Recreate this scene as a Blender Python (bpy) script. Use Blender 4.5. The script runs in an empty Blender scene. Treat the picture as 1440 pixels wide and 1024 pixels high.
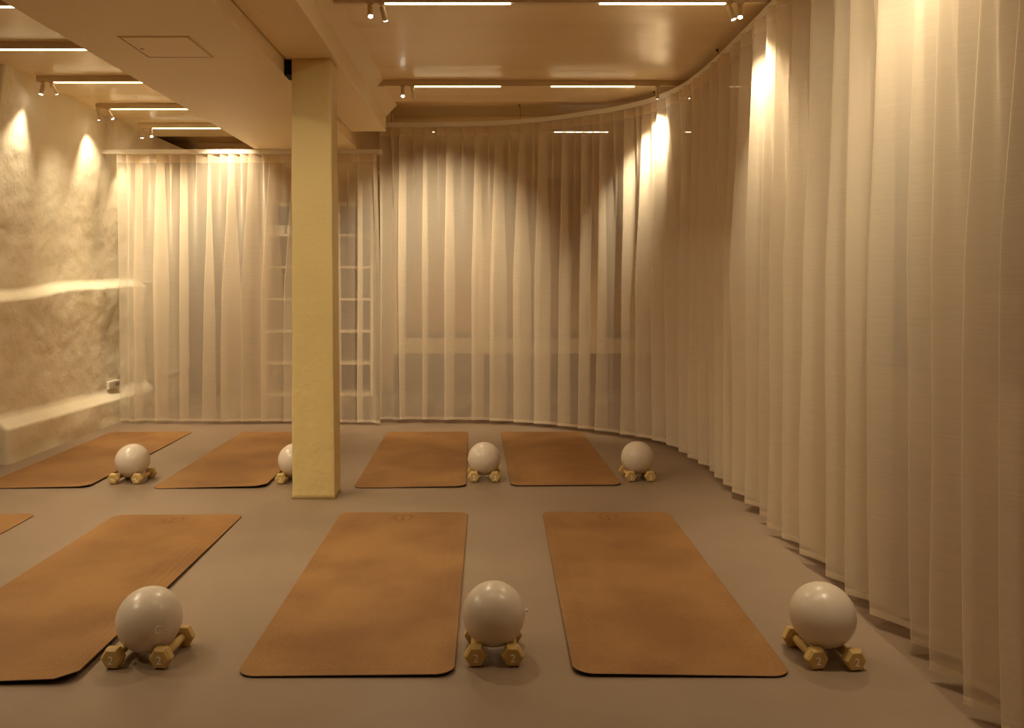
import bpy, bmesh, math, random
from mathutils import Vector, Matrix, noise

C = bpy.context.scene.collection
SC = bpy.context.scene
PI = math.pi
random.seed(7)

# ------------------------------------------------------------------ camera
F = 1140.0                       # focal length in pixels of the 1440 px frame
EYE = 1.21
cam = bpy.data.cameras.new('camera')
cam.sensor_width = 36.0
cam.lens = 36.0 * F / 1440.0
cam.shift_x = 28.0 / 1440.0
cam.shift_y = -107.0 / 1440.0
cam.clip_start = 0.05
cam_o = bpy.data.objects.new('camera', cam)
cam_o.location = (0, 0, EYE)
cam_o.rotation_euler = (PI / 2, 0, 0)
C.objects.link(cam_o)
SC.camera = cam_o

# ------------------------------------------------------------------ world (dusk outside the windows), exposure
w = bpy.data.worlds.new('world')
SC.world = w
w.use_nodes = True
w.node_tree.nodes['Background'].inputs['Color'].default_value = (0.33, 0.35, 0.52, 1)
w.node_tree.nodes['Background'].inputs['Strength'].default_value = 0.22
SC.view_settings.view_transform = 'Standard'
SC.view_settings.look = 'None'
SC.view_settings.exposure = 0.75
SC.view_settings.gamma = 1.0
SC.view_settings.use_curve_mapping = False
SC.cycles.max_bounces = 10
SC.cycles.diffuse_bounces = 6
SC.cycles.glossy_bounces = 4
SC.cycles.transmission_bounces = 8
SC.cycles.transparent_max_bounces = 32
SC.cycles.sample_clamp_indirect = 6.0
SC.cycles.caustics_reflective = False
SC.cycles.caustics_refractive = False

SPOT_COL = (1.0, 0.81, 0.54)
LED_COL = (1.0, 0.80, 0.48)
LED_STRENGTH = 4.0
SPOT_W = 40.0
CEIL = 2.745
BOUNCE_ROOM = True

def lamp(name, kind, loc, energy, col=LED_COL, **kw):
    l = bpy.data.lights.new(name, kind)
    l.energy = energy
    l.color = col
    for k, v in kw.items():
        setattr(l, k, v)
    o = bpy.data.objects.new(name, l)
    o.location = loc
    C.objects.link(o)
    return o

# unseen area lights added for ambient light, in place of tracks outside the frame
for (x, y) in ((-0.23, 2.5), (0.88, 2.5),
               (-2.85, 3.4), (-2.85, 2.5), (-2.85, 1.6)):
    lamp('unseen_strip_lamp', 'AREA', (x, y, 2.70), 2.0, LED_COL, shape='RECTANGLE', size=0.64, size_y=0.016)

# ------------------------------------------------------------------ helpers
def thing(name, label, cat, loc=(0, 0, 0), rotz=0.0, group=None):
    o = bpy.data.objects.new(name, None)
    C.objects.link(o)
    o.location = loc
    o.rotation_euler = (0, 0, rotz)
    o.empty_display_size = 0.05
    o['label'] = label
    o['category'] = cat
    if group:
        o['group'] = group
    return o

def tag(o, label, cat, group=None):
    o['label'] = label
    o['category'] = cat
    if group:
        o['group'] = group
    return o

def obj(name, bm, mat, parent=None, smooth=False, label=None):
    me = bpy.data.meshes.new(name)
    bmesh.ops.recalc_face_normals(bm, faces=bm.faces)
    bm.to_mesh(me)
    bm.free()
    if mat:
        me.materials.append(mat)
    if smooth:
        for p in me.polygons:
            p.use_smooth = True
    o = bpy.data.objects.new(name, me)
    C.objects.link(o)
    if parent:
        o.parent = parent
    if label:
        o['label'] = label
    return o

def struct(name, bm, mat, smooth=False):
    o = obj(name, bm, mat, None, smooth)
    o['kind'] = 'structure'
    return o

def box(bm, x0, x1, y0, y1, z0, z1, bevel=0.0):
    vs = [bm.verts.new((x, y, z)) for x in (x0, x1) for y in (y0, y1) for z in (z0, z1)]
    fs = [(0, 1, 3, 2), (4, 6, 7, 5), (0, 4, 5, 1), (2, 3, 7, 6), (0, 2, 6, 4), (1, 5, 7, 3)]
    faces = [bm.faces.new([vs[i] for i in f]) for f in fs]
    if bevel > 0:
        edges = list({e for f in faces for e in f.edges})
        bmesh.ops.bevel(bm, geom=edges, offset=bevel, segments=2, affect='EDGES', profile=0.5)
    return vs

def lathe(bm, prof, axis='Z', seg=24, cap=True, mat=None):
    """prof: list of (radius, height)"""
    rings = []
    M = mat or Matrix()
    for r, h in prof:
        ring = []
        for k in range(seg):
            a = 2 * PI * k / seg
            p = Vector((r * math.cos(a), r * math.sin(a), h))
            if axis == 'Y':
                p = Vector((p.x, p.z, p.y))
            ring.append(bm.verts.new(M @ p))
        rings.append(ring)
    for a, b in zip(rings, rings[1:]):
        for k in range(seg):
            bm.faces.new((a[k], a[(k + 1) % seg], b[(k + 1) % seg], b[k]))
    if cap:
        bm.faces.new(rings[0])
        bm.faces.new(rings[-1])

def tube(bm, pts, r, seg=8):
    rings = []
    n = len(pts)
    for i, p in enumerate(pts):
        d = Vector(pts[min(i + 1, n - 1)]) - Vector(pts[max(i - 1, 0)])
        d.normalize()
        up = Vector((0, 0, 1)) if abs(d.z) < 0.9 else Vector((1, 0, 0))
        u = d.cross(up).normalized()
        v = d.cross(u).normalized()
        rings.append([bm.verts.new(Vector(p) + u * r * math.cos(2 * PI * k / seg) + v * r * math.sin(2 * PI * k / seg)) for k in range(seg)])
    for a, b in zip(rings, rings[1:]):
        for k in range(seg):
            bm.faces.new((a[k], a[(k + 1) % seg], b[(k + 1) % seg], b[k]))
    bm.faces.new(rings[0])
    bm.faces.new(rings[-1])

def copy_tree(o, parent=None, rename=None):
    c = o.copy()
    C.objects.link(c)
    c.parent = parent
    for ch in list(o.children):
        copy_tree(ch, c)
    return c

# ------------------------------------------------------------------ materials
def new_mat(name):
    m = bpy.data.materials.new(name)
    m.use_nodes = True
    nt = m.node_tree
    nt.nodes.clear()
    out = nt.nodes.new('ShaderNodeOutputMaterial')
    return m, nt, out

def N(nt, kind, **kw):
    n = nt.nodes.new(kind)
    for k, v in kw.items():
        setattr(n, k, v)
    return n

def surface(name, col, rough=0.5, spec=0.5, vary=None, vary_scale=3.0, vary_col=None, bump=0.0, bump_scale=30.0,
            bump2=0.0, bump2_scale=4.0, detail=6.0, stretch=(1, 1, 1), contrast=(0.35, 0.65), metal=0.0, rough_vary=0.0):
    m, nt, out = new_mat(name)
    b = N(nt, 'ShaderNodeBsdfPrincipled')
    b.inputs['Base Color'].default_value = (*col, 1)
    b.inputs['Roughness'].default_value = rough
    b.inputs['Specular IOR Level'].default_value = spec
    b.inputs['Metallic'].default_value = metal
    nt.links.new(b.outputs[0], out.inputs[0])
    tc = N(nt, 'ShaderNodeTexCoord')
    mp = N(nt, 'ShaderNodeMapping')
    mp.inputs['Scale'].default_value = stretch
    nt.links.new(tc.outputs['Object'], mp.inputs[0])
    if vary_col:
        nz = N(nt, 'ShaderNodeTexNoise')
        nz.inputs['Scale'].default_value = vary_scale
        nz.inputs['Detail'].default_value = detail
        nz.inputs['Roughness'].default_value = 0.6
        nt.links.new(mp.outputs[0], nz.inputs['Vector'])
        cr = N(nt, 'ShaderNodeValToRGB')
        cr.color_ramp.elements[0].position = contrast[0]
        cr.color_ramp.elements[1].position = contrast[1]
        cr.color_ramp.elements[0].color = (*vary_col, 1)
        cr.color_ramp.elements[1].color = (*col, 1)
        nt.links.new(nz.outputs['Fac'], cr.inputs[0])
        nt.links.new(cr.outputs[0], b.inputs['Base Color'])
        if rough_vary:
            mr = N(nt, 'ShaderNodeMapRange')
            mr.inputs['To Min'].default_value = rough - rough_vary
            mr.inputs['To Max'].default_value = rough + rough_vary
            nt.links.new(nz.outputs['Fac'], mr.inputs['Value'])
            nt.links.new(mr.outputs[0], b.inputs['Roughness'])
    prev = None
    for amt, sc in ((bump2, bump2_scale), (bump, bump_scale)):
        if amt <= 0:
            continue
        nz = N(nt, 'ShaderNodeTexNoise')
        nz.inputs['Scale'].default_value = sc
        nz.inputs['Detail'].default_value = 5
        nt.links.new(mp.outputs[0], nz.inputs['Vector'])
        bp = N(nt, 'ShaderNodeBump')
        bp.inputs['Strength'].default_value = amt
        bp.inputs['Distance'].default_value = 0.02
        nt.links.new(nz.outputs['Fac'], bp.inputs['Height'])
        if prev:
            nt.links.new(prev.outputs[0], bp.inputs['Normal'])
        prev = bp
    if prev:
        nt.links.new(prev.outputs[0], b.inputs['Normal'])
    return m

def emitter(name, col, strength):
    m, nt, out = new_mat(name)
    e = N(nt, 'ShaderNodeEmission')
    e.inputs[0].default_value = (*col, 1)
    e.inputs[1].default_value = strength
    nt.links.new(e.outputs[0], out.inputs[0])
    return m

def sheer(name, col, cover, translucency=0.45):
    """Woven sheer cloth: the straight-through share is set by the yarn cover and falls as the weave is seen at a slant."""
    m, nt, out = new_mat(name)
    uv = N(nt, 'ShaderNodeUVMap')
    mp = N(nt, 'ShaderNodeMapping')
    mp.inputs['Scale'].default_value = (14, 420, 1)
    nt.links.new(uv.outputs[0], mp.inputs[0])
    nz = N(nt, 'ShaderNodeTexNoise')
    nz.inputs['Scale'].default_value = 1.0
    nz.inputs['Detail'].default_value = 3
    nt.links.new(mp.outputs[0], nz.inputs['Vector'])
    lw = N(nt, 'ShaderNodeLayerWeight')
    lw.inputs['Blend'].default_value = 0.5
    # cos = 1 - facing ; T = (1-cover) ** (1/cos)
    cs = N(nt, 'ShaderNodeMath', operation='SUBTRACT')
    cs.inputs[0].default_value = 1.0
    nt.links.new(lw.outputs['Facing'], cs.inputs[1])
    mx = N(nt, 'ShaderNodeMath', operation='MAXIMUM')
    mx.inputs[1].default_value = 0.08
    nt.links.new(cs.outputs[0], mx.inputs[0])
    inv = N(nt, 'ShaderNodeMath', operation='DIVIDE')
    inv.inputs[0].default_value = 1.0
    nt.links.new(mx.outputs[0], inv.inputs[1])
    base = N(nt, 'ShaderNodeMapRange')
    base.inputs['From Min'].default_value = 0.3
    base.inputs['From Max'].default_value = 0.7
    base.inputs['To Min'].default_value = min(1, 1 - cover + 0.025)
    base.inputs['To Max'].default_value = max(0.0, 1 - cover - 0.025)
    nt.links.new(nz.outputs['Fac'], base.inputs['Value'])
    pw = N(nt, 'ShaderNodeMath', operation='POWER')
    nt.links.new(base.outputs[0], pw.inputs[0])
    nt.links.new(inv.outputs[0], pw.inputs[1])
    df = N(nt, 'ShaderNodeBsdfDiffuse')
    df.inputs[0].default_value = (*col, 1)
    tl = N(nt, 'ShaderNodeBsdfTranslucent')
    tl.inputs[0].default_value = (*col, 1)
    bp = N(nt, 'ShaderNodeBump')
    bp.inputs['Strength'].default_value = 0.05
    bp.inputs['Distance'].default_value = 0.004
    nt.links.new(nz.outputs['Fac'], bp.inputs['Height'])
    nt.links.new(bp.outputs[0], df.inputs['Normal'])
    cloth = N(nt, 'ShaderNodeMixShader')
    cloth.inputs[0].default_value = translucency
    nt.links.new(df.outputs[0], cloth.inputs[1])
    nt.links.new(tl.outputs[0], cloth.inputs[2])
    tr = N(nt, 'ShaderNodeBsdfTransparent')
    mix = N(nt, 'ShaderNodeMixShader')
    nt.links.new(pw.outputs[0], mix.inputs[0])
    nt.links.new(cloth.outputs[0], mix.inputs[1])
    nt.links.new(tr.outputs[0], mix.inputs[2])
    nt.links.new(mix.outputs[0], out.inputs[0])
    return m

def glass_mat():
    m, nt, out = new_mat('window glass')
    tr = N(nt, 'ShaderNodeBsdfTransparent')
    gl = N(nt, 'ShaderNodeBsdfGlossy')
    gl.inputs['Roughness'].default_value = 0.02
    fr = N(nt, 'ShaderNodeFresnel')
    fr.inputs['IOR'].default_value = 1.5
    mix = N(nt, 'ShaderNodeMixShader')
    nt.links.new(fr.outputs[0], mix.inputs[0])
    nt.links.new(tr.outputs[0], mix.inputs[1])
    nt.links.new(gl.outputs[0], mix.inputs[2])
    nt.links.new(mix.outputs[0], out.inputs[0])
    return m

M_CEIL = surface('gloss cream ceiling paint', (0.86, 0.69, 0.41), 0.27, 0.5, bump=0.10, bump_scale=9, bump2=0.35, bump2_scale=1.6, stretch=(0.35, 1.6, 1))
M_BEAM = surface('cream beam paint', (0.90, 0.75, 0.47), 0.5, 0.4, bump=0.12, bump_scale=40, bump2=0.15, bump2_scale=3)
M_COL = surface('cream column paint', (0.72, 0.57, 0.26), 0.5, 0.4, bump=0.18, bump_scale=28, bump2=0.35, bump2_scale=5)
M_WALL = surface('rough cream plaster', (0.87, 0.81, 0.65), 0.75, 0.25, bump=0.12, bump_scale=40, bump2=0.36, bump2_scale=9, vary_col=(0.82, 0.74, 0.56), vary_scale=1.8)
M_BACK = surface('warm back wall paint', (0.72, 0.53, 0.31), 0.7, 0.3, bump=0.1, bump_scale=30)
M_PANEL = surface('amber window blind', (0.42, 0.235, 0.10), 0.75, 0.2, vary_col=(0.36, 0.19, 0.08), vary_scale=2)
M_LEDGE = surface('pale oak ledge', (0.50, 0.345, 0.19), 0.55, 0.3, vary_col=(0.48, 0.32, 0.17), vary_scale=6, stretch=(1, 8, 8))
M_DADO = surface('umber lower wall', (0.20, 0.13, 0.085), 0.8, 0.2)
M_FRAME = surface('cream window frame', (0.62, 0.46, 0.26), 0.5, 0.3)
M_FLOOR = surface('taupe microcement', (0.300, 0.220, 0.155), 0.40, 0.4, vary_col=(0.228, 0.163, 0.113), vary_scale=1.1, detail=8, bump=0.03, bump_scale=20, rough_vary=0.08, contrast=(0.3, 0.7))
M_WHITE = surface('white powder coat', (0.90, 0.86, 0.77), 0.4, 0.4)
M_RAIL = surface('white track paint', (0.66, 0.52, 0.33), 0.45, 0.4)
M_BALL = surface('chalk white vinyl', (0.70, 0.61, 0.51), 0.30, 0.5)
M_BALL2 = surface('bright white vinyl', (0.86, 0.80, 0.70), 0.4, 0.4)
M_DUMB = surface('mustard vinyl', (0.60, 0.42, 0.16), 0.5, 0.35)
M_MARK = surface('white print', (0.95, 0.92, 0.86), 0.6, 0.2)
M_RUBBER = surface('dark rubber', (0.022, 0.012, 0.010), 0.7, 0.3)
M_LOGO = surface('scorched mark', (0.20, 0.085, 0.025), 0.7, 0.1)
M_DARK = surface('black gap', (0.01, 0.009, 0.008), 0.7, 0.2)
M_WIRE = surface('dark steel wire', (0.08, 0.05, 0.03), 0.4, 0.5)
M_PLASTIC = surface('socket plastic', (0.80, 0.74, 0.66), 0.4, 0.4)
M_SLOT = surface('socket slot', (0.09, 0.06, 0.035), 0.6, 0.2)
M_SHELF = surface('pale shelf board', (0.70, 0.56, 0.38), 0.5, 0.3)
M_SHELFBACK = surface('umber shelf back', (0.22, 0.145, 0.10), 0.7, 0.2)
M_TOWEL = surface('white terry', (0.88, 0.82, 0.72), 0.9, 0.1, bump=0.6, bump_scale=160)
M_LEAF = surface('dried leaf', (0.19, 0.13, 0.055), 0.7, 0.2)
M_POT = surface('clay pot', (0.42, 0.24, 0.13), 0.7, 0.2)
M_SHEER = sheer('cream sheer linen', (0.94, 0.845, 0.69), 0.36, 0.30)
M_HEM = sheer('doubled linen hem', (0.93, 0.83, 0.67), 0.70, 0.40)
M_TAPE = sheer('pleat tape linen', (0.92, 0.81, 0.64), 0.70, 0.40)
M_GLASS = glass_mat()
M_LED = emitter('led diffuser', LED_COL, LED_STRENGTH)
M_LENS = emitter('spot lens', (1.0, 0.9, 0.72), 30.0)
M_LENS_SIDE = emitter('spot lens dim', (1.0, 0.9, 0.72), 12.0)

def cork():
    m, nt, out = new_mat('worn cork')
    b = N(nt, 'ShaderNodeBsdfPrincipled')
    b.inputs['Roughness'].default_value = 0.62
    b.inputs['Specular IOR Level'].default_value = 0.3
    nt.links.new(b.outputs[0], out.inputs[0])
    tc = N(nt, 'ShaderNodeTexCoord')
    oi = N(nt, 'ShaderNodeObjectInfo')
    add = N(nt, 'ShaderNodeVectorMath', operation='ADD')
    nt.links.new(tc.outputs['Object'], add.inputs[0])
    nt.links.new(oi.outputs['Location'], add.inputs[1])
    big = N(nt, 'ShaderNodeTexNoise')
    big.inputs['Scale'].default_value = 2.6
    big.inputs['Detail'].default_value = 5
    nt.links.new(add.outputs[0], big.inputs['Vector'])
    r1 = N(nt, 'ShaderNodeValToRGB')
    r1.color_ramp.elements[0].position = 0.36
    r1.color_ramp.elements[0].color = (0.240, 0.116, 0.036, 1)
    r1.color_ramp.elements[1].position = 0.60
    r1.color_ramp.elements[1].color = (0.318, 0.165, 0.055, 1)
    nt.links.new(big.outputs['Fac'], r1.inputs[0])
    fine = N(nt, 'ShaderNodeTexNoise')
    fine.inputs['Scale'].default_value = 240
    fine.inputs['Detail'].default_value = 3
    nt.links.new(add.outputs[0], fine.inputs['Vector'])
    r2 = N(nt, 'ShaderNodeValToRGB')
    r2.color_ramp.elements[0].position = 0.35
    r2.color_ramp.elements[0].color = (0.78, 0.74, 0.70, 1)
    r2.color_ramp.elements[1].position = 0.62
    r2.color_ramp.elements[1].color = (1.05, 1.05, 1.05, 1)
    nt.links.new(fine.outputs['Fac'], r2.inputs[0])
    mul = N(nt, 'ShaderNodeMix', data_type='RGBA', blend_type='MULTIPLY')
    mul.inputs[0].default_value = 1.0
    nt.links.new(r1.outputs[0], mul.inputs[6])
    nt.links.new(r2.outputs[0], mul.inputs[7])
    nt.links.new(mul.outputs[2], b.inputs['Base Color'])
    return m
M_CORK = cork()

# ------------------------------------------------------------------ room shell
XR, YB, XL, YF = 2.97, 9.5, -6.0, -3.0       # right wall, back wall, far left, wall behind the camera

bm = bmesh.new()
box(bm, XL, XR, YF, YB, -0.1, 0.0)
struct('floor', bm, M_FLOOR)

def wavy_sheet(bm, x0, x1, y0, y1, z, amp, nx, ny, thick=0.08):
    g = []
    for i in range(nx + 1):
        row = []
        for j in range(ny + 1):
            x = x0 + (x1 - x0) * i / nx
            y = y0 + (y1 - y0) * j / ny
            dz = amp * noise.noise(Vector((x * 0.35, y * 1.5, z)))
            dz -= 0.006 * (0.5 + 0.5 * math.tanh((math.sin(y * 2 * PI / 0.875 + 0.6)) * 4))
            row.append(bm.verts.new((x, y, z + dz)))
        g.append(row)
    for i in range(nx):
        for j in range(ny):
            bm.faces.new((g[i][j], g[i + 1][j], g[i + 1][j + 1], g[i][j + 1]))
bm = bmesh.new()
wavy_sheet(bm, XL, -2.0, YF, 8.18, CEIL, 0.006, 14, 180)
wavy_sheet(bm, -0.92, XR, YF, 6.68, CEIL, 0.006, 14, 160)
box(bm, XL, -2.0, 8.18, YB, CEIL + 0.16, CEIL + 0.24)
box(bm, -0.92, XR, 6.68, 7.62, CEIL + 0.075, CEIL + 0.15)
box(bm, -0.92, XR, 7.61, YB, CEIL - 0.001, CEIL + 0.15)
box(bm, -1.25, -0.92, 6.8, YB, CEIL + 0.12, CEIL + 0.2)
box(bm, XL, -2.0, 8.17, 8.18, CEIL - 0.003, CEIL + 0.24)
box(bm, -0.92, XR, 6.67, 6.68, CEIL - 0.003, CEIL + 0.15)
struct('ceiling', bm, M_CEIL, smooth=True)

# dropped box along the ceiling, left of the column
bm = bmesh.new()
box(bm, -2.10, -1.196, YF, YB, 2.44, 2.95, 0.004)
struct('soffit', bm, M_BEAM)
# the beam the column carries
bm = bmesh.new()
box(bm, -1.19, -0.893, YF, 6.82, 2.526, 2.95, 0.006)
for (y0, y1) in ((YF, 6.82),):
    pr = [(-0.90, 2.655), (-0.885, 2.66), (-0.80, 2.746), (-0.80, 2.95), (-0.90, 2.95)]
    ra = [bm.verts.new((x, y0, z)) for x, z in pr]
    rb = [bm.verts.new((x, y1, z)) for x, z in pr]
    for k in range(5):
        bm.faces.new((ra[k], ra[(k + 1) % 5], rb[(k + 1) % 5], rb[k]))
    bm.faces.new(ra); bm.faces.new(rb)
struct('ceiling_beam', bm, M_BEAM)

# column: slightly splayed rough plaster shaft with a ragged painted foot
bm = bmesh.new()
prev = None
nz_, nside = 90, 10
rings = []
for i in range(nz_ + 1):
    t = i / nz_
    z = 2.527 * t
    xa = -1.145 - 0.006 * t
    xb = -0.902 - 0.022 * t
    ya, yb = 4.645, 4.825
    if i == 0:
        xa -= 0.004; xb += 0.005; ya -= 0.004; yb += 0.004
    cr = 0.006
    loop = []
    for (cx, cy, a0) in ((xb - cr, ya + cr, -90), (xb - cr, yb - cr, 0), (xa + cr, yb - cr, 90), (xa + cr, ya + cr, 180)):
        for k in range(4):
            a = math.radians(a0 + 30 * k)
            loop.append((cx + cr * math.cos(a), cy + cr * math.sin(a)))
    full = []
    L = len(loop)
    for k in range(L):
        p, q = loop[k], loop[(k + 1) % L]
        full.append(p)
        if k % 4 == 3:
            for m in range(1, 8):
                full.append((p[0] + (q[0] - p[0]) * m / 8, p[1] + (q[1] - p[1]) * m / 8))
    ring = []
    for (x, y) in full:
        n1 = noise.noise(Vector((x * 9, y * 9, z * 5))) * 0.0025 + noise.noise(Vector((x * 3, y * 3, z * 2 + 5))) * 0.003
        n1 *= min(1.0, z / 0.1 + 0.3)
        d = Vector((x + 1.02, y - 4.735, 0)).normalized()
        ring.append(bm.verts.new((x + d.x * n1, y + d.y * n1, z)))
    rings.append(ring)
for a, b in zip(rings, rings[1:]):
    for k in range(len(a)):
        bm.faces.new((a[k], a[(k + 1) % len(a)], b[(k + 1) % len(a)], b[k]))
bm.faces.new(rings[0]); bm.faces.new(rings[-1])
struct('column', bm, M_COL, smooth=True)

# left wall: plinth, lower block, sloping ledge and leaning upper wall, all hand plastered
def left_profile(y):
    t = (y - 5.55) / (YB - 5.55)
    k = min(1.0, max(0.0, (y - 5.55) / 1.7))
    led = 1.125 + 0.105 * k + 0.010 * math.sin(y * 5)
    base = -3.30 - 0.06 * k
    low = -3.395 - 0.05 * k
    up = -3.475 - 0.05 * k
    top = -3.335 - 0.12 * min(1, max(0, (y - 5.6) / 2.4))
    if y > 8.1:                                # the thick lower block stops behind the curtain
        base, low = up - 0.0, up - 0.0
    pts = []
    pl = 0.250 - 0.035 * k
    pts += [(base, 0.0), (base - 0.004, pl * 0.5), (base - 0.012, pl - 0.01), (base - 0.035, pl + 0.012)]
    pts += [(low + 0.012, pl + 0.055), (low, pl + 0.085)]
    for q in (0.15, 0.3, 0.45, 0.6, 0.75, 0.88):
        pts.append((low - 0.008 * math.sin(q * 3), pl + 0.085 + (led - pl - 0.085) * q))
    pts += [(low - 0.004, led - 0.012), (low - 0.022, led + 0.008), (up + 0.014, led + 0.040), (up, led + 0.062)]
    for q in (0.12, 0.25, 0.38, 0.5, 0.62, 0.74, 0.86, 0.95, 1.0):
        pts.append((up + (top - up) * q ** 1.8, led + 0.085 + (CEIL + 0.02 - led - 0.085) * q))
    return pts

def refine(pts, n):
    out = []
    for (a, b) in zip(pts, pts[1:]):
        d = math.hypot(a[0] - b[0], a[1] - b[1])
        m = max(1, int(d / n))
        for k in range(m):
            out.append((a[0] + (b[0] - a[0]) * k / m, a[1] + (b[1] - a[1]) * k / m))
    out.append(pts[-1])
    return out
bm = bmesh.new()
NP = 240
def resample(pts, n):
    ls = [0]
    for a, b in zip(pts, pts[1:]):
        ls.append(ls[-1] + math.hypot(a[0] - b[0], a[1] - b[1]))
    out = []
    j = 0
    for k in range(n + 1):
        s = ls[-1] * k / n
        while j < len(ls) - 2 and ls[j + 1] < s:
            j += 1
        u = (s - ls[j]) / max(1e-9, ls[j + 1] - ls[j])
        out.append((pts[j][0] + (pts[j + 1][0] - pts[j][0]) * u, pts[j][1] + (pts[j + 1][1] - pts[j][1]) * u))
    return out
def lump(y, z):
    return 0.016 * noise.noise(Vector((y * 1.9, z * 2.2, 3))) + 0.006 * noise.noise(Vector((y * 4.6, z * 5.0, 9))) + 0.0025 * noise.noise(Vector((y * 11, z * 12, 1)))
grid = []
ys = [5.555 + (8.3 - 5.555) * i / 160 for i in range(161)] + [8.6, 9.0, YB]
for y in ys:
    pr = resample(left_profile(y), NP)
    grid.append([bm.verts.new((x + lump(y, z) * min(1, z / 0.08), y, z)) for (x, z) in pr])
for a, b in zip(grid, grid[1:]):
    for k in range(NP):
        bm.faces.new((a[k], a[k + 1], b[k + 1], b[k]))
# the face that turns away to the left at its near end
first = grid[0]
cols = [first]
for s in (0.012, 0.05, 0.2, 0.6, XL + 3.3):
    s = abs(s)
    cols.append([bm.verts.new((v.co.x - s, 5.55 - min(0.01, s) + 0.012 * noise.noise(Vector((s * 3, v.co.z * 3, 2))), v.co.z)) for v in first])
for a, b in zip(cols, cols[1:]):
    for k in range(NP):
        bm.faces.new((a[k], b[k], b[k + 1], a[k + 1]))
struct('wall_left', bm, M_WALL, smooth=True)

# outer walls
bm = bmesh.new()
box(bm, XL - 0.1, XL, YF, YB + 0.1, -0.1, 2.95)
struct('wall_west', bm, M_WALL)
bm = bmesh.new()
box(bm, XL, XR, YF - 0.1, YF, -0.1, 2.95)
struct('wall_front', bm, M_WALL)

# right wall with tall windows behind the curtain
RW = [(0.2, 1.75), (2.15, 3.2), (3.45, 5.05), (5.6, 7.0)]
SILL, HEAD = 0.57, 2.30
bm = bmesh.new()
yy = YF
for (a, b) in RW:
    box(bm, XR, XR + 0.25, yy, a, 0.0, 2.95)
    box(bm, XR, XR + 0.25, a, b, 0.0, SILL)
    box(bm, XR, XR + 0.25, a, b, HEAD, 2.95)
    yy = b
box(bm, XR, XR + 0.25, yy, YB, 0.0, 2.95)
struct('wall_right', bm, M_BACK)
for i, (a, b) in enumerate(RW):
    root = bpy.data.objects.new('window_%d' % (i + 1), None)
    C.objects.link(root)
    root['kind'] = 'structure'
    bm = bmesh.new()
    x0, x1 = XR + 0.06, XR + 0.12
    box(bm, x0, x1, a, a + 0.06, SILL, HEAD, 0.004)
    box(bm, x0, x1, b - 0.06, b, SILL, HEAD, 0.004)
    box(bm, x0, x1, a + 0.06, b - 0.06, SILL, SILL + 0.05, 0.004)
    box(bm, x0, x1, a + 0.06, b - 0.06, HEAD - 0.06, HEAD, 0.004)
    for z in (1.12, 1.68):
        box(bm, x0 + 0.008, x1 - 0.008, a + 0.06, b - 0.06, z, z + 0.045)
    m = (a + b) / 2
    box(bm, x0 + 0.008, x1 - 0.008, m - 0.02, m + 0.02, SILL + 0.05, HEAD - 0.06)
    obj('window_frame', bm, M_FRAME, root)
    bm = bmesh.new()
    box(bm, XR + 0.085, XR + 0.091, a + 0.06, b - 0.06, SILL + 0.05, HEAD - 0.06)
    obj('pane', bm, M_GLASS, root)

# back wall: band above, row of deep windows with amber blinds, pale ledge, dark lower wall
bm = bmesh.new()
box(bm, -1.15, XR + 0.25, YB, YB + 0.25, 2.50, 2.95)
box(bm, XL, -1.15, YB, YB + 0.25, 0.0, 2.95)
for (a, b) in ((-1.15, -1.05), (-0.16, 0.02), (1.14, 1.32), (2.55, XR + 0.25)):
    box(bm, a, b, YB, YB + 0.25, 0.0, 2.50)
box(bm, -1.05, 2.55, YB, YB + 0.25, 0.0, 0.44)
struct('wall_back', bm, M_BACK)
for i, (a, b) in enumerate(((-1.05, -0.16), (0.02, 1.14), (1.32, 2.55))):
    root = bpy.data.objects.new('window_%d' % (i + 5), None)
    C.objects.link(root)
    root['kind'] = 'structure'
    bm = bmesh.new()
    box(bm, a, b, YB + 0.15, YB + 0.17, 0.44, 2.50)
    obj('blind', bm, M_PANEL, root)
    bm = bmesh.new()
    box(bm, a, b, YB + 0.06, YB + 0.12, 0.62, 0.69)
    box(bm, a, a + 0.03, YB + 0.06, YB + 0.12, 0.69, 2.50)
    box(bm, b - 0.03, b, YB + 0.06, YB + 0.12, 0.69, 2.50)
    obj('window_frame', bm, M_DADO, root)
    bm = bmesh.new()
    box(bm, a, b, YB - 0.02, YB + 0.06, 0.44, 0.62, 0.004)
    obj('window_sill', bm, M_LEDGE, root)
bm = bmesh.new()
box(bm, -1.15, XR, YB - 0.012, YB, 0.0, 0.435)
struct('baseboard_back', bm, M_DADO)

# ------------------------------------------------------------------ lights on the ceiling
def track(name, label, x0, x1, y, leds):
    t = thing(name, label, 'track light', ((x0 + x1) / 2, y, CEIL), 0, 'white light tracks under the ceiling')
    cx = (x0 + x1) / 2
    bm = bmesh.new()
    box(bm, x0 - cx, x1 - cx, -0.018, 0.018, -0.035, -0.001, 0.002)
    box(bm, x0 - cx, x1 - cx, -0.014, 0.014, -0.042, -0.035)
    obj('rail', bm, M_RAIL, t)
    for (a, b) in leds:
        bm = bmesh.new()
        box(bm, a - cx, b - cx, -0.008, 0.008, -0.0478, -0.0424)
        obj('led_strip', bm, M_LED, t, label='glowing warm white strip')
    return t

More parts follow.
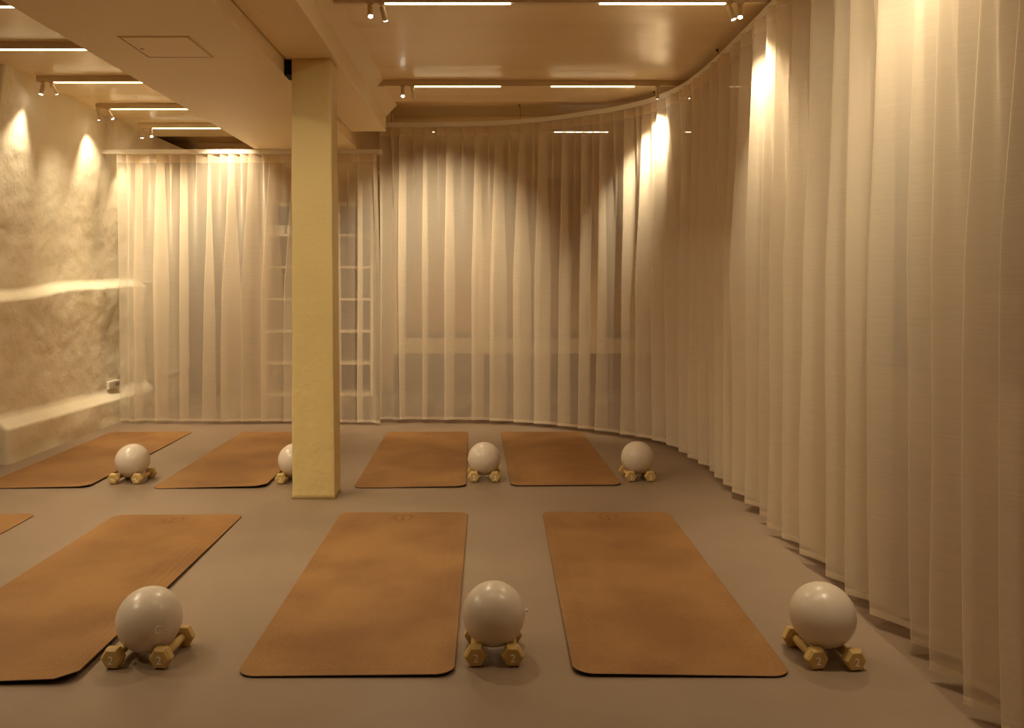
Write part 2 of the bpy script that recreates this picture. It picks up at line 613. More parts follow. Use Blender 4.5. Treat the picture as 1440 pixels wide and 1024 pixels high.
track('light_track', 'white light track along the top edge, in front of the beam on the right', -0.83, 2.9, 4.25, ((-0.567, 0.097), (0.563, 1.22)))
track('light_track', 'white light track crossing the ceiling just in front of the curved curtain', -0.845, 2.9, 6.0, ((-0.574, 0.063), (0.437, 1.053), (1.75, 1.85)))
track('light_track', 'white light track behind the sheer curved curtain, a dashed glow through the cloth', -0.80, 2.9, 7.75, ((-0.574, -0.55), (0.597, 1.107), (1.83, 1.90)))
LY = (4.30, 5.07, 5.88, 6.76, 7.57)
LL = ('white light track at the top left corner, only a tip of its strip showing',
      'white light track second from the top left corner, strip running out of the picture',
      'white light track whose strip starts above the bright wall, third on the left',
      'white light track fourth on the left, its two spotlights close to the plaster wall',
      'white light track farthest back on the left, above the straight curtain')
for y, lab in zip(LY, LL):
    track('light_track', lab, -3.30 if y > 5.5 else -4.2, -2.102, y, ((-3.175, -2.53) if y > 5.5 else (-3.175, -2.3),))

def spotlight(label, x, y, aim, power, glow=True, half=33, blend=1.0, bodylen=0.075):
    """a small cylinder lamp clipped under a track; aim = direction of its beam"""
    root = thing('spotlight', label, 'spotlight', (x, y, CEIL - 0.042), 0, 'small cylinder spotlights on the tracks')
    bm = bmesh.new()
    box(bm, -0.016, 0.016, -0.012, 0.012, -0.008, 0.0)
    tube(bm, [(0, 0, -0.006), (0, 0, -0.022)], 0.005)
    obj('mount', bm, M_RAIL, root)
    d = Vector(aim).normalized()
    # visible tilt is modest: the barrel follows the beam
    q = d.to_track_quat('-Z', 'Y').to_matrix().to_4x4()
    M = Matrix.Translation((0, 0, -0.016)) @ q
    bm = bmesh.new()
    lathe(bm, [(0.010, 0.0), (0.0135, -0.002), (0.0140, -0.004), (0.0140, -bodylen), (0.0115, -bodylen), (0.0115, -bodylen + 0.004)], 'Z', 20, True, M)
    obj('barrel', bm, M_RAIL, root, smooth=False)
    bm = bmesh.new()
    lathe(bm, [(0.011, -bodylen + 0.0035), (0.011, -bodylen - 0.0015), (0.006, -bodylen - 0.003)], 'Z', 20, True, M)
    obj('lens', bm, M_LENS, root, label='glowing lens')
    l = bpy.data.lights.new('spot_beam', 'SPOT')
    l.energy = power
    l.color = SPOT_COL
    l.spot_size = math.radians(2 * half)
    l.spot_blend = blend
    l.shadow_soft_size = 0.022
    o = bpy.data.objects.new('spot_beam', l)
    C.objects.link(o)
    o.parent = root
    p = M @ Vector((0, 0, -bodylen - 0.014))
    o.location = p
    o.rotation_euler = d.to_track_quat('-Z', 'Y').to_euler()
    return root

P = SPOT_W
# right hand tracks
spotlight('left one of the two spotlights at the left end of the top edge track', -0.641, 4.25, (0.15, -0.55, -1), P * 0.8)
spotlight('second spotlight from the left on the top edge track, turned away', -0.578, 4.25, (0.25, 0.35, -1), P * 0.4)
spotlight('third spotlight along the top edge track, tilted to the right hand curtain', 1.241, 4.25, (0.34, -0.1, -1), P * 1.9, half=36, blend=1.0)
spotlight('rightmost spotlight of the top edge track, with a shining lens', 1.301, 4.25, (-0.15, -0.45, -1), P * 0.5)
spotlight('leftmost spotlight on the track in front of the curved curtain, with a shining lens', -0.663, 6.0, (0.1, -0.55, -1), P * 0.5)
spotlight('second spotlight on the track in front of the curved curtain, thin lit edge', -0.590, 6.0, (0.10, 0.85, -1), P * 3.0, half=42, blend=1.0)
spotlight('spotlight right above the white hot spot on the curved curtain', 1.226, 6.0, (0.06, 0.62, -1), P * 2.6, half=30, blend=1.0)
spotlight('rightmost spotlight by the curved curtain rail, half hidden by the rail', 1.435, 6.0, (0.35, 0.25, -1), P * 0.25)
spotlight('spotlight glinting through the sheer cloth, left end of track behind curved curtain', -0.70, 7.75, (0.25, 0.8, -1), P * 0.7, half=36)
# left hand tracks: one of each pair washes the plaster wall
LN = ('on the third track on the left', 'on the fourth track on the left', 'on the farthest track on the left')
spotlight('spotlight nearest the plaster wall ' + LN[0] + ', lens lit', -3.255, 5.88, (-0.16, -0.10, -1), P * 0.46, half=36, blend=0.8)
spotlight('second spotlight from the wall ' + LN[0], -3.195, 5.88, (0.25, 0.75, -1), P * 2.2, half=42)
spotlight('spotlight nearest the plaster wall ' + LN[1], -3.285, 6.76, (-0.12, 0.42, -1), P * 0.60, half=43, blend=0.8)
spotlight('second spotlight from the wall ' + LN[1] + ', tilted, shining lens', -3.205, 6.76, (0.60, 0.15, -1), P * 1.5, half=42)
spotlight('spotlight nearest the plaster wall ' + LN[2], -3.265, 7.57, (-0.12, 0.15, -1), P * 0.5, half=34, blend=0.6)
spotlight('second spotlight from the wall ' + LN[2] + ', tilted, shining lens', -3.185, 7.57, (0.25, -0.4, -1), P * 1.2)
# bare spot lamps without fixtures: some read off bright pools, the others added fill
for (x, y, aim, pw, half) in ((1.24, 2.5, (0.34, 0.15, -1), 0.75, 44), (1.24, 0.75, (0.35, 0.1, -1), 1.6, 42), (-0.6, 2.5, (-0.22, 1.05, -1), 0.9, 44), (-3.27, 5.07, (-0.2, 0.45, -1), 0.4, 36),
                              (-3.2, 5.07, (0.5, 0.1, -1), 1.5, 38), (0.35, 2.5, (1.15, 0.5, -1), 0.75, 44), (1.30, 2.5, (-0.4, 0.0, -1), 0.4, 36), (-2.85, 2.6, (0.85, 0.9, -1), 1.6, 38), (-2.85, 1.7, (0.3, 0.5, -1), 1.0, 38),  # includes unseen fill added for the right curtain, column and soffit
                              (-2.34, 6.76, (0.0, 0.75, -1), 1.3, 40), (-3.27, 4.3, (0.4, -0.1, -1), 1.5, 38), (-3.2, 3.4, (0.55, 0.0, -1), 1.4, 38), (1.95, 7.75, (0.0, 0.75, -1), 0.7, 34), (-2.3, 8.0, (0.1, 0.6, -1), 0.5, 36),
                              (1.95, 4.25, (0.4, 0.1, -1), 0.5, 34), (1.95, 2.5, (0.4, 0.1, -1), 0.5, 34)):  # unseen, added to brighten the space behind the curtain
    o = lamp('spot_beam', 'SPOT', (x, y, 2.63), P * pw, SPOT_COL, spot_size=math.radians(2 * half), spot_blend=1.0, shadow_soft_size=0.022)
    o.rotation_euler = Vector(aim).normalized().to_track_quat('-Z', 'Y').to_euler()

# ------------------------------------------------------------------ curtains
def catmull(pts, step):
    P_ = [Vector((*p, 0)) for p in pts]
    P_ = [P_[0] * 2 - P_[1]] + P_ + [P_[-1] * 2 - P_[-2]]
    dense = []
    for i in range(1, len(P_) - 2):
        p0, p1, p2, p3 = P_[i - 1:i + 3]
        for k in range(60):
            t = k / 60
            dense.append(0.5 * ((2 * p1) + (p2 - p0) * t + (2 * p0 - 5 * p1 + 4 * p2 - p3) * t * t + (3 * p1 - p0 - 3 * p2 + p3) * t ** 3))
    dense.append(P_[-2])
    out, acc, s = [dense[0]], 0.0, step
    for a, b in zip(dense, dense[1:]):
        d = (b - a).length
        while acc + d >= s:
            out.append(a + (b - a) * ((s - acc) / d))
            s += step
        acc += d
    return out

def curtain(name, label, pts, z_bot, z_top, lam, amp, step, seed, rows=34, side=1, lowgain=1.0, calm=0.0, fold=1.9):
    path = catmull(pts, step)
    n = len(path)
    root = thing(name, label, 'curtain', (path[n // 2].x, path[n // 2].y, z_bot))
    org = root.location.copy()
    nrm = []
    for i in range(n):
        d = (path[min(n - 1, i + 1)] - path[max(0, i - 1)]).normalized()
        nrm.append((Vector((-d.y, d.x, 0)) * side, d))
    def ph(s, t):
        return 2 * PI * (s / lam + 0.80 * noise.noise(Vector((s * 1.7, seed, 0))) + 0.30 * noise.noise(Vector((s * 4.1, seed + 4, 0)))
                         + t * 0.16 * noise.noise(Vector((s * 2.6, seed + 9, t * 0.8))))
    def point(i, z):
        # small even pleats under the rail that pair up into wide flat spans with folded-over ribbons further down
        s = i * step
        t = 1 - (z - z_bot) / (z_top - z_bot)           # 0 at the top, 1 at the hem
        p1 = ph(s, t)
        p2 = p1 * 0.5 + 0.5 * noise.noise(Vector((s * 1.3, seed + 12, 0)))
        wlow = min(1.0, 0.14 + 0.86 * min(1, t / 0.5) ** 0.9)
        m1 = 0.85 + 0.5 * noise.noise(Vector((s * 3.1, seed + 2, 0)))
        m2 = min(1.35, max(0.3, 0.95 + 0.9 * noise.noise(Vector((s * 2.0, seed + 6, 0.4 * t)))))
        am = amp * (1.0 if calm else 0.62 + 0.38 * min(1.0, max(0.0, (s - 2.0) / 1.2)))
        ease = min(1.0, (s + 0.02) / 0.35) if calm else min(1.0, 0.25 + s / 0.3)
        if calm:
            ease *= min(1.0, 0.25 + (n * step - s) / 0.3)
        a1, b1 = am * 0.75 * m1 * (1 - 0.62 * wlow), lam / (2 * PI) * 2.4 * m1 * (1 - 0.66 * wlow)
        a2, b2 = am * lowgain * (0.7 + 0.3 * m2) * wlow * ease, lam * 2 / (2 * PI) * fold * m2 * wlow * ease
        off = -a1 * math.sin(p1) - a2 * math.sin(p2)
        tang = -b1 * math.sin(p1) - b2 * math.sin(p2)
        off += am * (0.22 * t * noise.noise(Vector((s * 6, seed, t * 3))) + 0.55 * (0.25 + 0.75 * t) * noise.noise(Vector((s * 2.2, seed + 31, t * 0.7))))
        nn, dd = nrm[i]
        q = path[i] + nn * off + dd * tang
        dz = 0.0
        if t > 0.9:
            dz = (t - 0.9) * 10 * (0.010 * noise.noise(Vector((s * 2.2, seed + 20, 0))) + 0.005 * math.sin(p2))
        return Vector((q.x, q.y, z + dz)) - org
    hem, tape = 0.024, 0.075
    zs_main = [z_bot + hem + (z_top - tape - z_bot - hem) * k / rows for k in range(rows + 1)]
    def sheet(nm, zs, mat):
        bm = bmesh.new()
        uv = bm.loops.layers.uv.new('UVMap')
        g = [[bm.verts.new(point(i, z)) for z in zs] for i in range(n)]
        for i in range(n - 1):
            for k in range(len(zs) - 1):
                f = bm.faces.new((g[i][k], g[i + 1][k], g[i + 1][k + 1], g[i][k + 1]))
                for lp, (a, b) in zip(f.loops, ((i, k), (i + 1, k), (i + 1, k + 1), (i, k + 1))):
                    lp[uv].uv = (a * step, zs[b])
        me = bpy.data.meshes.new(nm)
        bm.to_mesh(me); bm.free()
        me.materials.append(mat)
        for p in me.polygons:
            p.use_smooth = True
        o = bpy.data.objects.new(nm, me)
        C.objects.link(o)
        o.parent = root
        return o
    sheet('cloth', zs_main, M_SHEER)
    sheet('hem', [z_bot, z_bot + hem / 2, z_bot + hem], M_HEM)['label'] = 'denser doubled hem along the floor'
    sheet('pleat_tape', [z_top - tape, z_top - tape / 2, z_top], M_TAPE)['label'] = 'denser band of pleats under the rail'
    return root, path

CURVE = [(-0.99, 7.275), (-0.45, 7.25), (0.0, 7.20), (0.40, 7.06), (0.75, 6.83), (1.05, 6.58), (1.27, 6.28), (1.40, 5.88), (1.45, 5.35),
         (1.462, 4.7), (1.462, 4.0), (1.455, 3.2), (1.45, 2.4), (1.45, 1.5), (1.45, 0.6), (1.45, -0.6)]
curtain('sheer_curtain', 'long curved sheer cream curtain sweeping from the back round the right side of the room',
        CURVE, 0.034, 2.648, 0.104, 0.084, 0.0040, 3.3, fold=2.6)
STRAIGHT = [(-3.31, 7.22), (-2.5, 7.21), (-1.7, 7.21), (-1.3, 7.18), (-0.985, 7.125)]
curtain('sheer_curtain', 'straight sheer cream curtain across the back left, behind the column', STRAIGHT, 0.022, 2.398, 0.098, 0.044, 0.0040, 11.7, fold=2.8, calm=1)

# rails
def sweep_track(root, path, z0, z1, half):
    bm = bmesh.new()
    rings = []
    for i, p in enumerate(path):
        d = (path[min(len(path) - 1, i + 1)] - path[max(0, i - 1)]).normalized()
        nn = Vector((-d.y, d.x, 0))
        a, b = p + nn * half, p - nn * half
        rings.append([bm.verts.new((q.x, q.y, z)) for q, z in ((a, z0), (b, z0), (b, z1), (a, z1))])
    for a, b in zip(rings, rings[1:]):
        for k in range(4):
            bm.faces.new((a[k], a[(k + 1) % 4], b[(k + 1) % 4], b[k]))
    bm.faces.new(rings[0]); bm.faces.new(rings[-1])
    return obj('rail', bm, M_WHITE, root)
cr_root = thing('curtain_rail', 'white curved curtain rail hanging on wires along the long curtain', 'curtain rail')
sweep_track(cr_root, catmull(CURVE, 0.05), 2.650, 2.688, 0.026)
for (x, y) in ((-0.90, 7.225), (0.245, 7.12), (1.26, 6.30), (1.448, 5.20), (1.462, 3.9)):
    zc = CEIL + 0.075 if y > 6.68 else CEIL - 0.006
    bm = bmesh.new()
    tube(bm, [(x, y, 2.686), (x + 0.006, y, 2.70 + (zc - 2.70) * 0.5), (x - 0.004, y, zc + 0.004)], 0.0022, 6)
    lathe(bm, [(0.007, zc - 0.012), (0.007, zc + 0.004)], 'Z', 10, True, Matrix.Translation((x - 0.004, y, 0)))
    obj('hanger_wire', bm, M_WIRE, cr_root, label='thin dark hanging wire')
sr_root = thing('curtain_rail', 'white straight curtain rail from the plaster wall to the curved curtain', 'curtain rail')
bm = bmesh.new()
box(bm, -3.50, -0.98, 7.18, 7.25, 2.400, 2.439, 0.003)
obj('rail', bm, M_WHITE, sr_root)

# ------------------------------------------------------------------ hatch in the soffit
h = thing('access_hatch', 'square flush access hatch in the dropped ceiling box, with a small lock', 'hatch', (-1.656, 4.14, 2.44))
bm = bmesh.new()
a, b = 0.178, 0.172
for (x0, x1, y0, y1) in ((-a, a, -a, -b), (-a, a, b, a), (-a, -b, -b, b), (b, a, -b, b)):
    box(bm, x0, x1, y0, y1, -0.004, 0.002)
obj('hatch_frame', bm, M_BEAM, h)
bm = bmesh.new()
for (x0, x1, y0, y1) in ((-0.1715, 0.1715, -0.1715, -0.1655), (-0.1715, 0.1715, 0.1655, 0.1715), (-0.1715, -0.1655, -0.1655, 0.1655), (0.1655, 0.1715, -0.1655, 0.1655)):
    box(bm, x0, x1, y0, y1, -0.0008, 0.002)
obj('shadow_gap', bm, surface('brown gap', (0.22, 0.14, 0.05), 0.8, 0.1), h)
bm = bmesh.new()
box(bm, -0.165, 0.165, -0.165, 0.165, -0.0035, 0.002, 0.001)
obj('panel', bm, M_BEAM, h)
bm = bmesh.new()
lathe(bm, [(0.010, -0.006), (0.010, -0.002)], 'Z', 16, True, Matrix.Translation((-0.14, 0.02, 0)))
obj('lock', bm, surface('dull lock', (0.45, 0.36, 0.2), 0.4, 0.5), h, label='small round lock')

# solid black block painting the shade of the gap beside the column head
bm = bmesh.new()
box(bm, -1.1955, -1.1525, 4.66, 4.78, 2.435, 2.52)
o = struct('slot_shade_1', bm, M_DARK)

# ------------------------------------------------------------------ socket on the left wall
s = thing('wall_socket', 'white double socket and data plate low on the plaster wall by the curtain', 'socket', (-3.432, 7.34, 0.335), math.radians(-2))
bm = bmesh.new()
box(bm, -0.02, 0.018, -0.105, 0.105, -0.035, 0.035, 0.004)
obj('faceplate', bm, M_PLASTIC, s)
for yv in (-0.075, -0.035):
    bm = bmesh.new()
    box(bm, 0.015, 0.021, yv - 0.013, yv + 0.013, -0.022, 0.022, 0.002)
    obj('rocker', bm, surface('rocker shade', (0.66, 0.58, 0.48), 0.4, 0.4), s)
for k in range(4):
    bm = bmesh.new()
    box(bm, 0.016, 0.0195, 0.012 + 0.022 * k, 0.022 + 0.022 * k, -0.012, 0.014)
    obj('slot', bm, M_SLOT, s, label='dark slot')

# ------------------------------------------------------------------ shelf unit and towels behind the straight curtain
u = thing('shelf_unit', 'open shelf unit with seven pale boards seen through the straight curtain', 'shelf', (-1.95, 9.28, 0))
bm = bmesh.new()
box(bm, -0.62, -0.585, -0.20, 0.19, 0, 2.16)
obj('upright', bm, M_SHELF, u)
bm = bmesh.new()
box(bm, 0.585, 0.62, -0.20, 0.19, 0, 2.16)
obj('upright', bm, M_SHELF, u)
bm = bmesh.new()
box(bm, -0.585, 0.585, 0.17, 0.19, 0, 2.16)
obj('back_panel', bm, M_SHELFBACK, u)
SHZ = [0.0, 0.35, 0.71, 1.07, 1.43, 1.79, 2.135]
for z in SHZ:
    bm = bmesh.new()
    box(bm, -0.585, 0.585, -0.20, 0.17, z, z + 0.025)
    obj('shelf_board', bm, M_SHELF, u)
towel = None
TL = ('leftmost pile of folded white towels on the shelf behind the curtain', 'middle pile of folded white towels on the shelf behind the curtain',
      'rightmost pile of folded white towels on the shelf, beside the column edge')
for k in range(3):
    x = -2.42 + 0.20 * k
    t = thing('towel_stack', TL[k], 'towel', (x, 9.20, SHZ[5] + 0.026), 0, 'white towels on the shelf behind the curtain')
    for q in range(3):
        bm = bmesh.new()
        box(bm, -0.09, 0.09, -0.10, 0.10, 0.001 + 0.033 * q, 0.032 + 0.033 * q, 0.012)
        obj('folded_towel', bm, M_TOWEL, t, smooth=True)

# second cabinet-like dark opening left of it
bm = bmesh.new()
d = bpy.data.objects.new('door_1', None)
C.objects.link(d)
d['kind'] = 'structure'
box(bm, -3.55, -2.70, YB - 0.05, YB - 0.01, 0.02, 2.12)
obj('glass_leaf', bm, M_SHELFBACK, d)
bm = bmesh.new()
for (x0, x1, z0, z1) in ((-3.60, -3.55, 0, 2.17), (-2.70, -2.65, 0, 2.17), (-3.55, -2.70, 2.12, 2.17), (-3.55, -2.70, 1.41, 1.45), (-3.15, -3.10, 0.02, 2.12)):
    box(bm, x0, x1, YB - 0.07, YB - 0.005, z0, z1)
obj('door_frame', bm, M_FRAME, d)

# plant on the back ledge, a dim shape through the cloth
pt = thing('potted_plant', 'dim leafy plant on the window ledge behind the curved curtain', 'plant', (0.42, 9.40, 0.62))
bm = bmesh.new()
lathe(bm, [(0.055, 0.0), (0.075, 0.16), (0.080, 0.16), (0.080, 0.185), (0.070, 0.185), (0.066, 0.15)], 'Z', 24)
obj('pot', bm, M_POT, pt, smooth=False)
rnd = random.Random(4)
bm = bmesh.new()
bl = bmesh.new()
for k in range(16):
    a = rnd.uniform(0, 2 * PI); r = rnd.uniform(0.06, 0.30); hh = rnd.uniform(0.35, 0.85)
    top = (r * math.cos(a), min(0.05, r * math.sin(a) * 0.4) - 0.02, 0.16 + hh)
    tube(bm, [(0, 0, 0.14), (top[0] * 0.3, top[1] * 0.3, 0.16 + hh * 0.55), top], 0.004, 5)
    for j in range(7):
        f = 0.45 + 0.55 * j / 6
        c = Vector((top[0] * f ** 1.5, top[1] * f ** 1.5, 0.16 + hh * f))
        dd = Vector((rnd.uniform(-1, 1), rnd.uniform(-0.5, 0.3), rnd.uniform(-0.2, 0.7))).normalized()
        sd = dd.cross(Vector((0.2, 0.3, 1))).normalized()
        ln, wd = rnd.uniform(0.06, 0.12), rnd.uniform(0.012, 0.024)
        vs = [bl.verts.new(c), bl.verts.new(c + dd * ln * 0.5 + sd * wd), bl.verts.new(c + dd * ln), bl.verts.new(c + dd * ln * 0.5 - sd * wd)]
        bl.faces.new(vs)
obj('stem', bm, M_LEAF, pt)
obj('foliage', bl, M_LEAF, pt)

# ------------------------------------------------------------------ mats
MW, ML = 0.68, 1.85
def rr(inset, r, z, hx=MW / 2, hy=ML / 2):
    pts = []
    rad = max(0.008, r - inset)
    hx -= inset; hy -= inset
    for (cx, cy, a0) in ((hx - rad, hy - rad, 0), (-hx + rad, hy - rad, 90), (-hx + rad, -hy + rad, 180), (hx - rad, -hy + rad, 270)):
        for k in range(9):
            a = math.radians(a0 + 90 * k / 8)
            pts.append((cx + rad * math.cos(a), cy + rad * math.sin(a), z))
    return pts
def mat_sheet(z_lo, z_hi, lift, shrink=0.0):
    """lift: {corner: height}"""
    def up(x, y):
        v = 0.0
        for (sx, sy), hgt in lift.items():
            dx = (MW / 2 - sx * x); dy = (ML / 2 - sy * y)
            v += hgt * math.exp(-((dx ** 2 + dy ** 2) / 0.085 ** 2))
        return v
    bm = bmesh.new()
    insets = (0.0 + shrink, 0.0025 + shrink, 0.02, 0.045, 0.08, 0.12, 0.18, 0.26)
    rings = []
    for q, ins in enumerate(insets):
        zz = z_hi - (0.0010 if q == 0 else 0)
        rings.append([bm.verts.new((x, y, z + up(x, y))) for (x, y, z) in rr(ins, 0.055, zz)])
    for a, b in zip(rings, rings[1:]):
        for k in range(len(a)):
            bm.faces.new((a[k], a[(k + 1) % len(a)], b[(k + 1) % len(a)], b[k]))
    bm.faces.new(rings[-1])
    low = []
    for ins in insets:
        low.append([bm.verts.new((x, y, z + up(x, y))) for (x, y, z) in rr(ins, 0.055, z_lo)])
    for a, b in zip(low, low[1:]):
        for k in range(len(a)):
            bm.faces.new((a[k], b[k], b[(k + 1) % len(a)], a[(k + 1) % len(a)]))
    bm.faces.new(list(reversed(low[-1])))
    for k in range(len(rings[0])):
        bm.faces.new((rings[0][k], low[0][k], low[0][(k + 1) % len(low[0])], rings[0][(k + 1) % len(low[0])]))
    return bm
def stroke(bm, pts, wd, z):
    for (a, b) in zip(pts, pts[1:]):
        a, b = Vector((*a, 0)), Vector((*b, 0))
        d = (b - a).normalized()
        nn = Vector((-d.y, d.x, 0)) * wd / 2
        a = a - d * wd * 0.3; b = b + d * wd * 0.3
        q = [a + nn, a - nn, b - nn, b + nn]
        lo = [bm.verts.new((p.x, p.y, z)) for p in q]
        bm.faces.new(lo)
def arc(cx, cy, r, a0, a1, n=14, ry=None):
    return [(cx + r * math.cos(math.radians(a0 + (a1 - a0) * k / n)), cy + (ry or r) * math.sin(math.radians(a0 + (a1 - a0) * k / n))) for k in range(n + 1)]
def logo_bm():
    bm = bmesh.new()
    z = 0.00428
    stroke(bm, arc(0.022, 0.004, 0.026, -70, 150, ry=0.045), 0.004, z)
    stroke(bm, arc(-0.024, 0.010, 0.018, 20, 250, ry=0.036), 0.004, z)
    stroke(bm, arc(-0.012, -0.034, 0.022, 180, 380, ry=0.022), 0.005, z)
    stroke(bm, [(-0.002, -0.050), (0.0, 0.012), (0.010, 0.026)], 0.005, z)
    stroke(bm, arc(0.048, 0.026, 0.012, 0, 300), 0.003, z)
    stroke(bm, arc(-0.046, -0.012, 0.012, 30, 320, ry=0.02), 0.003, z)
    return bm
cork_plain = {}
MATS = [  # front right x, front left x..., given as centre x at front, y front, centre x at back, y back, label, lifted corner
    ((-0.457, 2.515), (-0.469, 4.358), 'cork yoga mat in the front middle, just right of the column foot', {(1, -1): 0.010, (-1, -1): 0.004}),
    ((0.593, 2.516), (0.610, 4.368), 'cork yoga mat at the front right, nearest the curtain', {(-1, -1): 0.012, (1, -1): 0.004}),
    ((-1.622, 2.462), (-1.663, 4.315), 'cork yoga mat at the front left with one curled corner', {(1, -1): 0.024}),
    ((-2.665, 2.47), (-2.77, 4.315), 'cork yoga mat cut off by the left edge, only a tip showing', {}),
    ((-0.497, 4.900), (-0.540, 6.800), 'cork yoga mat in the back row, just right of the column', {(1, -1): 0.010}),
    ((0.454, 4.945), (0.410, 6.800), 'cork yoga mat in the back row, nearest the curved curtain', {(1, -1): 0.006, (-1, -1): 0.006}),
    ((-2.782, 4.885), (-2.850, 6.800), 'cork yoga mat in the back row, along the plaster wall', {(1, -1): 0.012}),
    ((-1.712, 4.885), (-1.757, 6.800), 'cork yoga mat in the back row, half behind the column', {(1, -1): 0.018}),
]
logo_mesh = None
for (f, b, lab, lift) in MATS:
    cx, cy = (f[0] + b[0]) / 2, (f[1] + b[1]) / 2
    rz = math.atan2(-(b[0] - f[0]), b[1] - f[1])
    t = thing('yoga_mat', lab, 'yoga mat', (cx, cy, 0.0005), rz, 'cork yoga mats laid out on the floor')
    t.scale = (1, math.hypot(b[0] - f[0], b[1] - f[1]) / ML, 1)
    obj('rubber_base', mat_sheet(0.0, 0.0022, lift), M_RUBBER, t, label='dark rubber underside')
    obj('cork_top', mat_sheet(0.0023, 0.0042, lift, 0.0005), M_CORK, t)
    if logo_mesh is None:
        lo = obj('logo', logo_bm(), M_LOGO, t, label='small burnt ring mark')
        logo_mesh = lo.data
    else:
        lo = bpy.data.objects.new('logo', logo_mesh)
        C.objects.link(lo)
        lo.parent = t
        lo['label'] = 'small burnt ring mark'
    lo.location = (0.0, ML / 2 - 0.10, 0.0)

# ------------------------------------------------------------------ dumbbells and balls
HEAD_R = 0.0375
APO = HEAD_R * math.cos(PI / 6)
def hex_head(y_out, y_in):
    bm = bmesh.new()
    sgn = 1 if y_out > y_in else -1
    prof = [(0.70, y_out), (0.80, y_out - sgn * 0.0005), (0.985, y_out - sgn * 0.009), (1.0, y_out - sgn * 0.012), (1.0, y_in + sgn * 0.008), (0.95, y_in + sgn * 0.003), (0.62, y_in)]
    rings = []
    for (k, y) in prof:
        r = HEAD_R * k
        ring = []
        for i in range(6):
            # slightly rounded corners: three points per corner
            for da in (-5, 0, 5):
                a = math.radians(60 * i + da)
                rr_ = r * (0.985 if da == 0 else math.cos(PI / 6) / math.cos(PI / 6 - math.radians(5)))
                ring.append(bm.verts.new((rr_ * math.cos(a), y, APO + rr_ * math.sin(a))))
        rings.append(ring)
    for a, b in zip(rings, rings[1:]):
        for k in range(len(a)):
            bm.faces.new((a[k], a[(k + 1) % len(a)], b[(k + 1) % len(a)], b[k]))
    bm.faces.new(rings[0]); bm.faces.new(rings[-1])
    return bm
L2 = 0.098
HEAD_IN = 0.0635
def make_dumbbell():
    root = thing('dumbbell', 'x', 'dumbbell', (0, 0, 0), 0, 'mustard hexagonal dumbbells under the balls')
    bm = bmesh.new()
    lathe(bm, [(0.0125, -HEAD_IN - 0.006), (0.0125, -0.045), (0.0145, -0.02), (0.015, 0.0), (0.0145, 0.02), (0.0125, 0.045), (0.0125, HEAD_IN + 0.006)], 'Y', 20, True, Matrix.Translation((0, 0, APO)))
    obj('handle', bm, M_DUMB, root, smooth=True)
    hf = obj('head', hex_head(-L2, -HEAD_IN), M_DUMB, root)
    obj('head', hex_head(L2, HEAD_IN), M_DUMB, root)
    cu = bpy.data.curves.new('two', 'FONT')
    cu.body = '2'
    cu.size = 0.036
    cu.align_x = 'CENTER'
    cu.align_y = 'CENTER'
    cu.extrude = 0.0003
    cu.offset = 0.0002
    tmp = bpy.data.objects.new('two', cu)
    C.objects.link(tmp)
    bpy.context.view_layer.update()
    me = bpy.data.meshes.new_from_object(tmp.evaluated_get(bpy.context.evaluated_depsgraph_get()))
    bpy.data.objects.remove(tmp)
    me.name = 'weight_mark'
    me.materials.clear()
    me.materials.append(M_MARK)
    mk = bpy.data.objects.new('weight_mark', me)
    C.objects.link(mk)
    mk.parent = hf
    mk.location = (0.0, -L2 - 0.0006, APO - 0.004)
    mk.rotation_euler = (PI / 2, 0, 0)
    mk['label'] = 'printed white number 2'
    return root
proto = make_dumbbell()
used_proto = [False]
def dumbbell(label, x, y, rz, mark_rot=0.0, roll=0.0):
    o = proto if not used_proto[0] else copy_tree(proto)
    used_proto[0] = True
    o.location = (x, y, 0.0006)
    o.rotation_euler = (0, 0, rz)
    o['label'] = label
    for ch in o.children:
        for g in ch.children:
            g.rotation_euler = (PI / 2, mark_rot, 0)
    return o

BR = 0.103
def make_ball():
    bm = bmesh.new()
    bmesh.ops.create_uvsphere(bm, u_segments=64, v_segments=32, radius=BR)
    o = obj('exercise_ball', bm, M_BALL, None, smooth=True)
    bm = bmesh.new()
    # moulded ring round the air plug, at local +X
    rings = []
    for k in range(28):
        a = 2 * PI * k / 28
        ring = []
        for j in range(6):
            b = 2 * PI * j / 6
            rr_ = 0.0120 + 0.0015 * math.cos(b)
            d = 0.0012 * math.sin(b)
            y, z = rr_ * math.cos(a), rr_ * math.sin(a)
            ring.append(bm.verts.new((math.sqrt(BR ** 2 - 0.0120 ** 2) + d, y, z)))
        rings.append(ring)
    for k in range(28):
        a, b = rings[k], rings[(k + 1) % 28]
        for j in range(6):
            bm.faces.new((a[j], a[(j + 1) % 6], b[(j + 1) % 6], b[j]))
    M = Matrix.Translation((BR - 0.0015, 0, 0)) @ Matrix.Rotation(PI / 2, 4, 'Y')
    lathe(bm, [(0.0035, 0.0), (0.0030, 0.002), (0.0012, 0.003)], 'Z', 14, True, M)
    obj('air_plug', bm, M_BALL2, o, smooth=True, label='white moulded ring of the air plug')
    return o
ball_proto = make_ball()
used_ball = [False]
def near_parts(x, y):
    out = []
    for d_ in bpy.data.objects:
        if d_.name.startswith('dumbbell') and (d_.location - Vector((x, y, 0))).length < 0.25:
            M_ = Matrix.Translation(d_.location) @ Matrix.Rotation(d_.rotation_euler.z, 4, 'Z')
            out += [(M_, ch.data) for ch in d_.children]
    return out
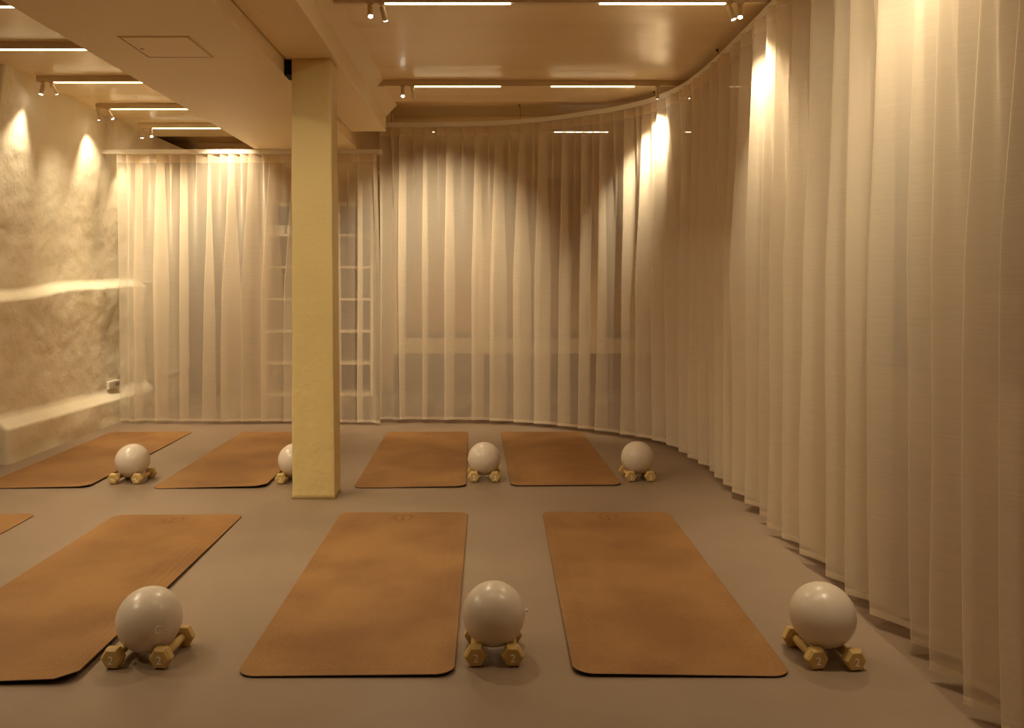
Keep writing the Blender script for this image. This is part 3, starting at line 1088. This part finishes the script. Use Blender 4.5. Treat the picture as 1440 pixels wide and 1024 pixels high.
def ball(label, x, y, spacing, plug, long_plug=False):
    o = ball_proto if not used_ball[0] else copy_tree(ball_proto)
    used_ball[0] = True
    dz = math.sqrt(max(0.0, (BR + 0.0152) ** 2 - (spacing / 2) ** 2))
    o.location = (x, y, 0.0006 + APO + dz)
    c = Vector(o.location)
    near = [M_ @ v.co for M_, me_ in near_parts(x, y) for v in me_.vertices]
    for _ in range(60):                        # settle: lift until the ball only touches the dumbbells
        if min((v - c).length for v in near) >= BR + 0.0001:
            break
        c.z += 0.0002
    o.location = c
    d = Vector(plug).normalized()
    o.rotation_euler = d.to_track_quat('X', 'Z').to_euler()
    if long_plug:
        bm = bmesh.new()
        lathe(bm, [(0.0026, -0.002), (0.0026, 0.0075), (0.0058, 0.0085), (0.0058, 0.0105), (0.0030, 0.0120)], 'Z', 16, True, Matrix.Translation((BR - 0.0005, 0, 0)) @ Matrix.Rotation(PI / 2, 4, 'Y'))
        me = bpy.data.meshes.new('air_plug')
        bm.to_mesh(me); bm.free()
        me.materials.append(M_BALL2)
        o.children[0].data = me
        o.children[0]['label'] = 'white air plug standing out of the ball'
    tag(o, label, 'ball', 'white exercise balls resting on dumbbell pairs')
    return o

# place: x of the two front heads, y of the front faces
SETS = [
    # name of place, xl, xr, yfront_l, yfront_r, angle_l, angle_r, ball x, plug dir
    ('at the front left, by the curled mat', -1.208, -1.055, 2.565, 2.565, -3, -4, -1.136, (0.62, -0.78, -0.02), 0, 0),
    ('at the front middle', -0.052, 0.066, 2.580, 2.580, 2, 0, 0.008, (1.0, -0.03, 0.10), 0, 0),
    ('at the front right', 1.032, 1.150, 2.560, 2.552, 5, 6, 1.088, (0.3, 0.8, 0.3), 0, 0),
    ('in back row by plaster wall', -2.337, -2.192, 4.985, 4.985, -5, -7, -2.270, (0.4, 0.8, 0.3), -1.5, 2.3),
    ('in back row behind the column', -1.304, -1.176, 4.985, 4.985, -2, -2, -1.241, (0.3, 0.8, 0.3), 0, 0),
    ('in back row right of column', -0.112, 0.019, 5.035, 5.035, 3, 1, -0.048, (-0.99, -0.2, 0.02), 0, 0),
    ('in back row nearest curved curtain', 0.868, 0.988, 5.045, 5.045, 5, 2, 0.924, (-0.80, -0.60, 0.15), 0, 0),
]
for (where, xl, xr, yl, yr, al, ar, bx, plug, ml, mr) in SETS:
    sp = None
    axes = []
    for (x, y, a, side, mk) in ((xl, yl, al, 'left', ml), (xr, yr, ar, 'right', mr)):
        a = math.radians(a)
        cx = x - math.sin(a) * L2
        cy = y + math.cos(a) * L2
        dumbbell('mustard dumbbell under %s side of ball %s' % (side, where), cx, cy, a, mk)
        axes.append((cx, cy))
    sp = math.hypot(axes[1][0] - axes[0][0], axes[1][1] - axes[0][1])
    ball('white exercise ball on two dumbbells ' + where, (axes[0][0] + axes[1][0]) / 2, (axes[0][1] + axes[1][1]) / 2, sp, plug, where == 'at the front middle')
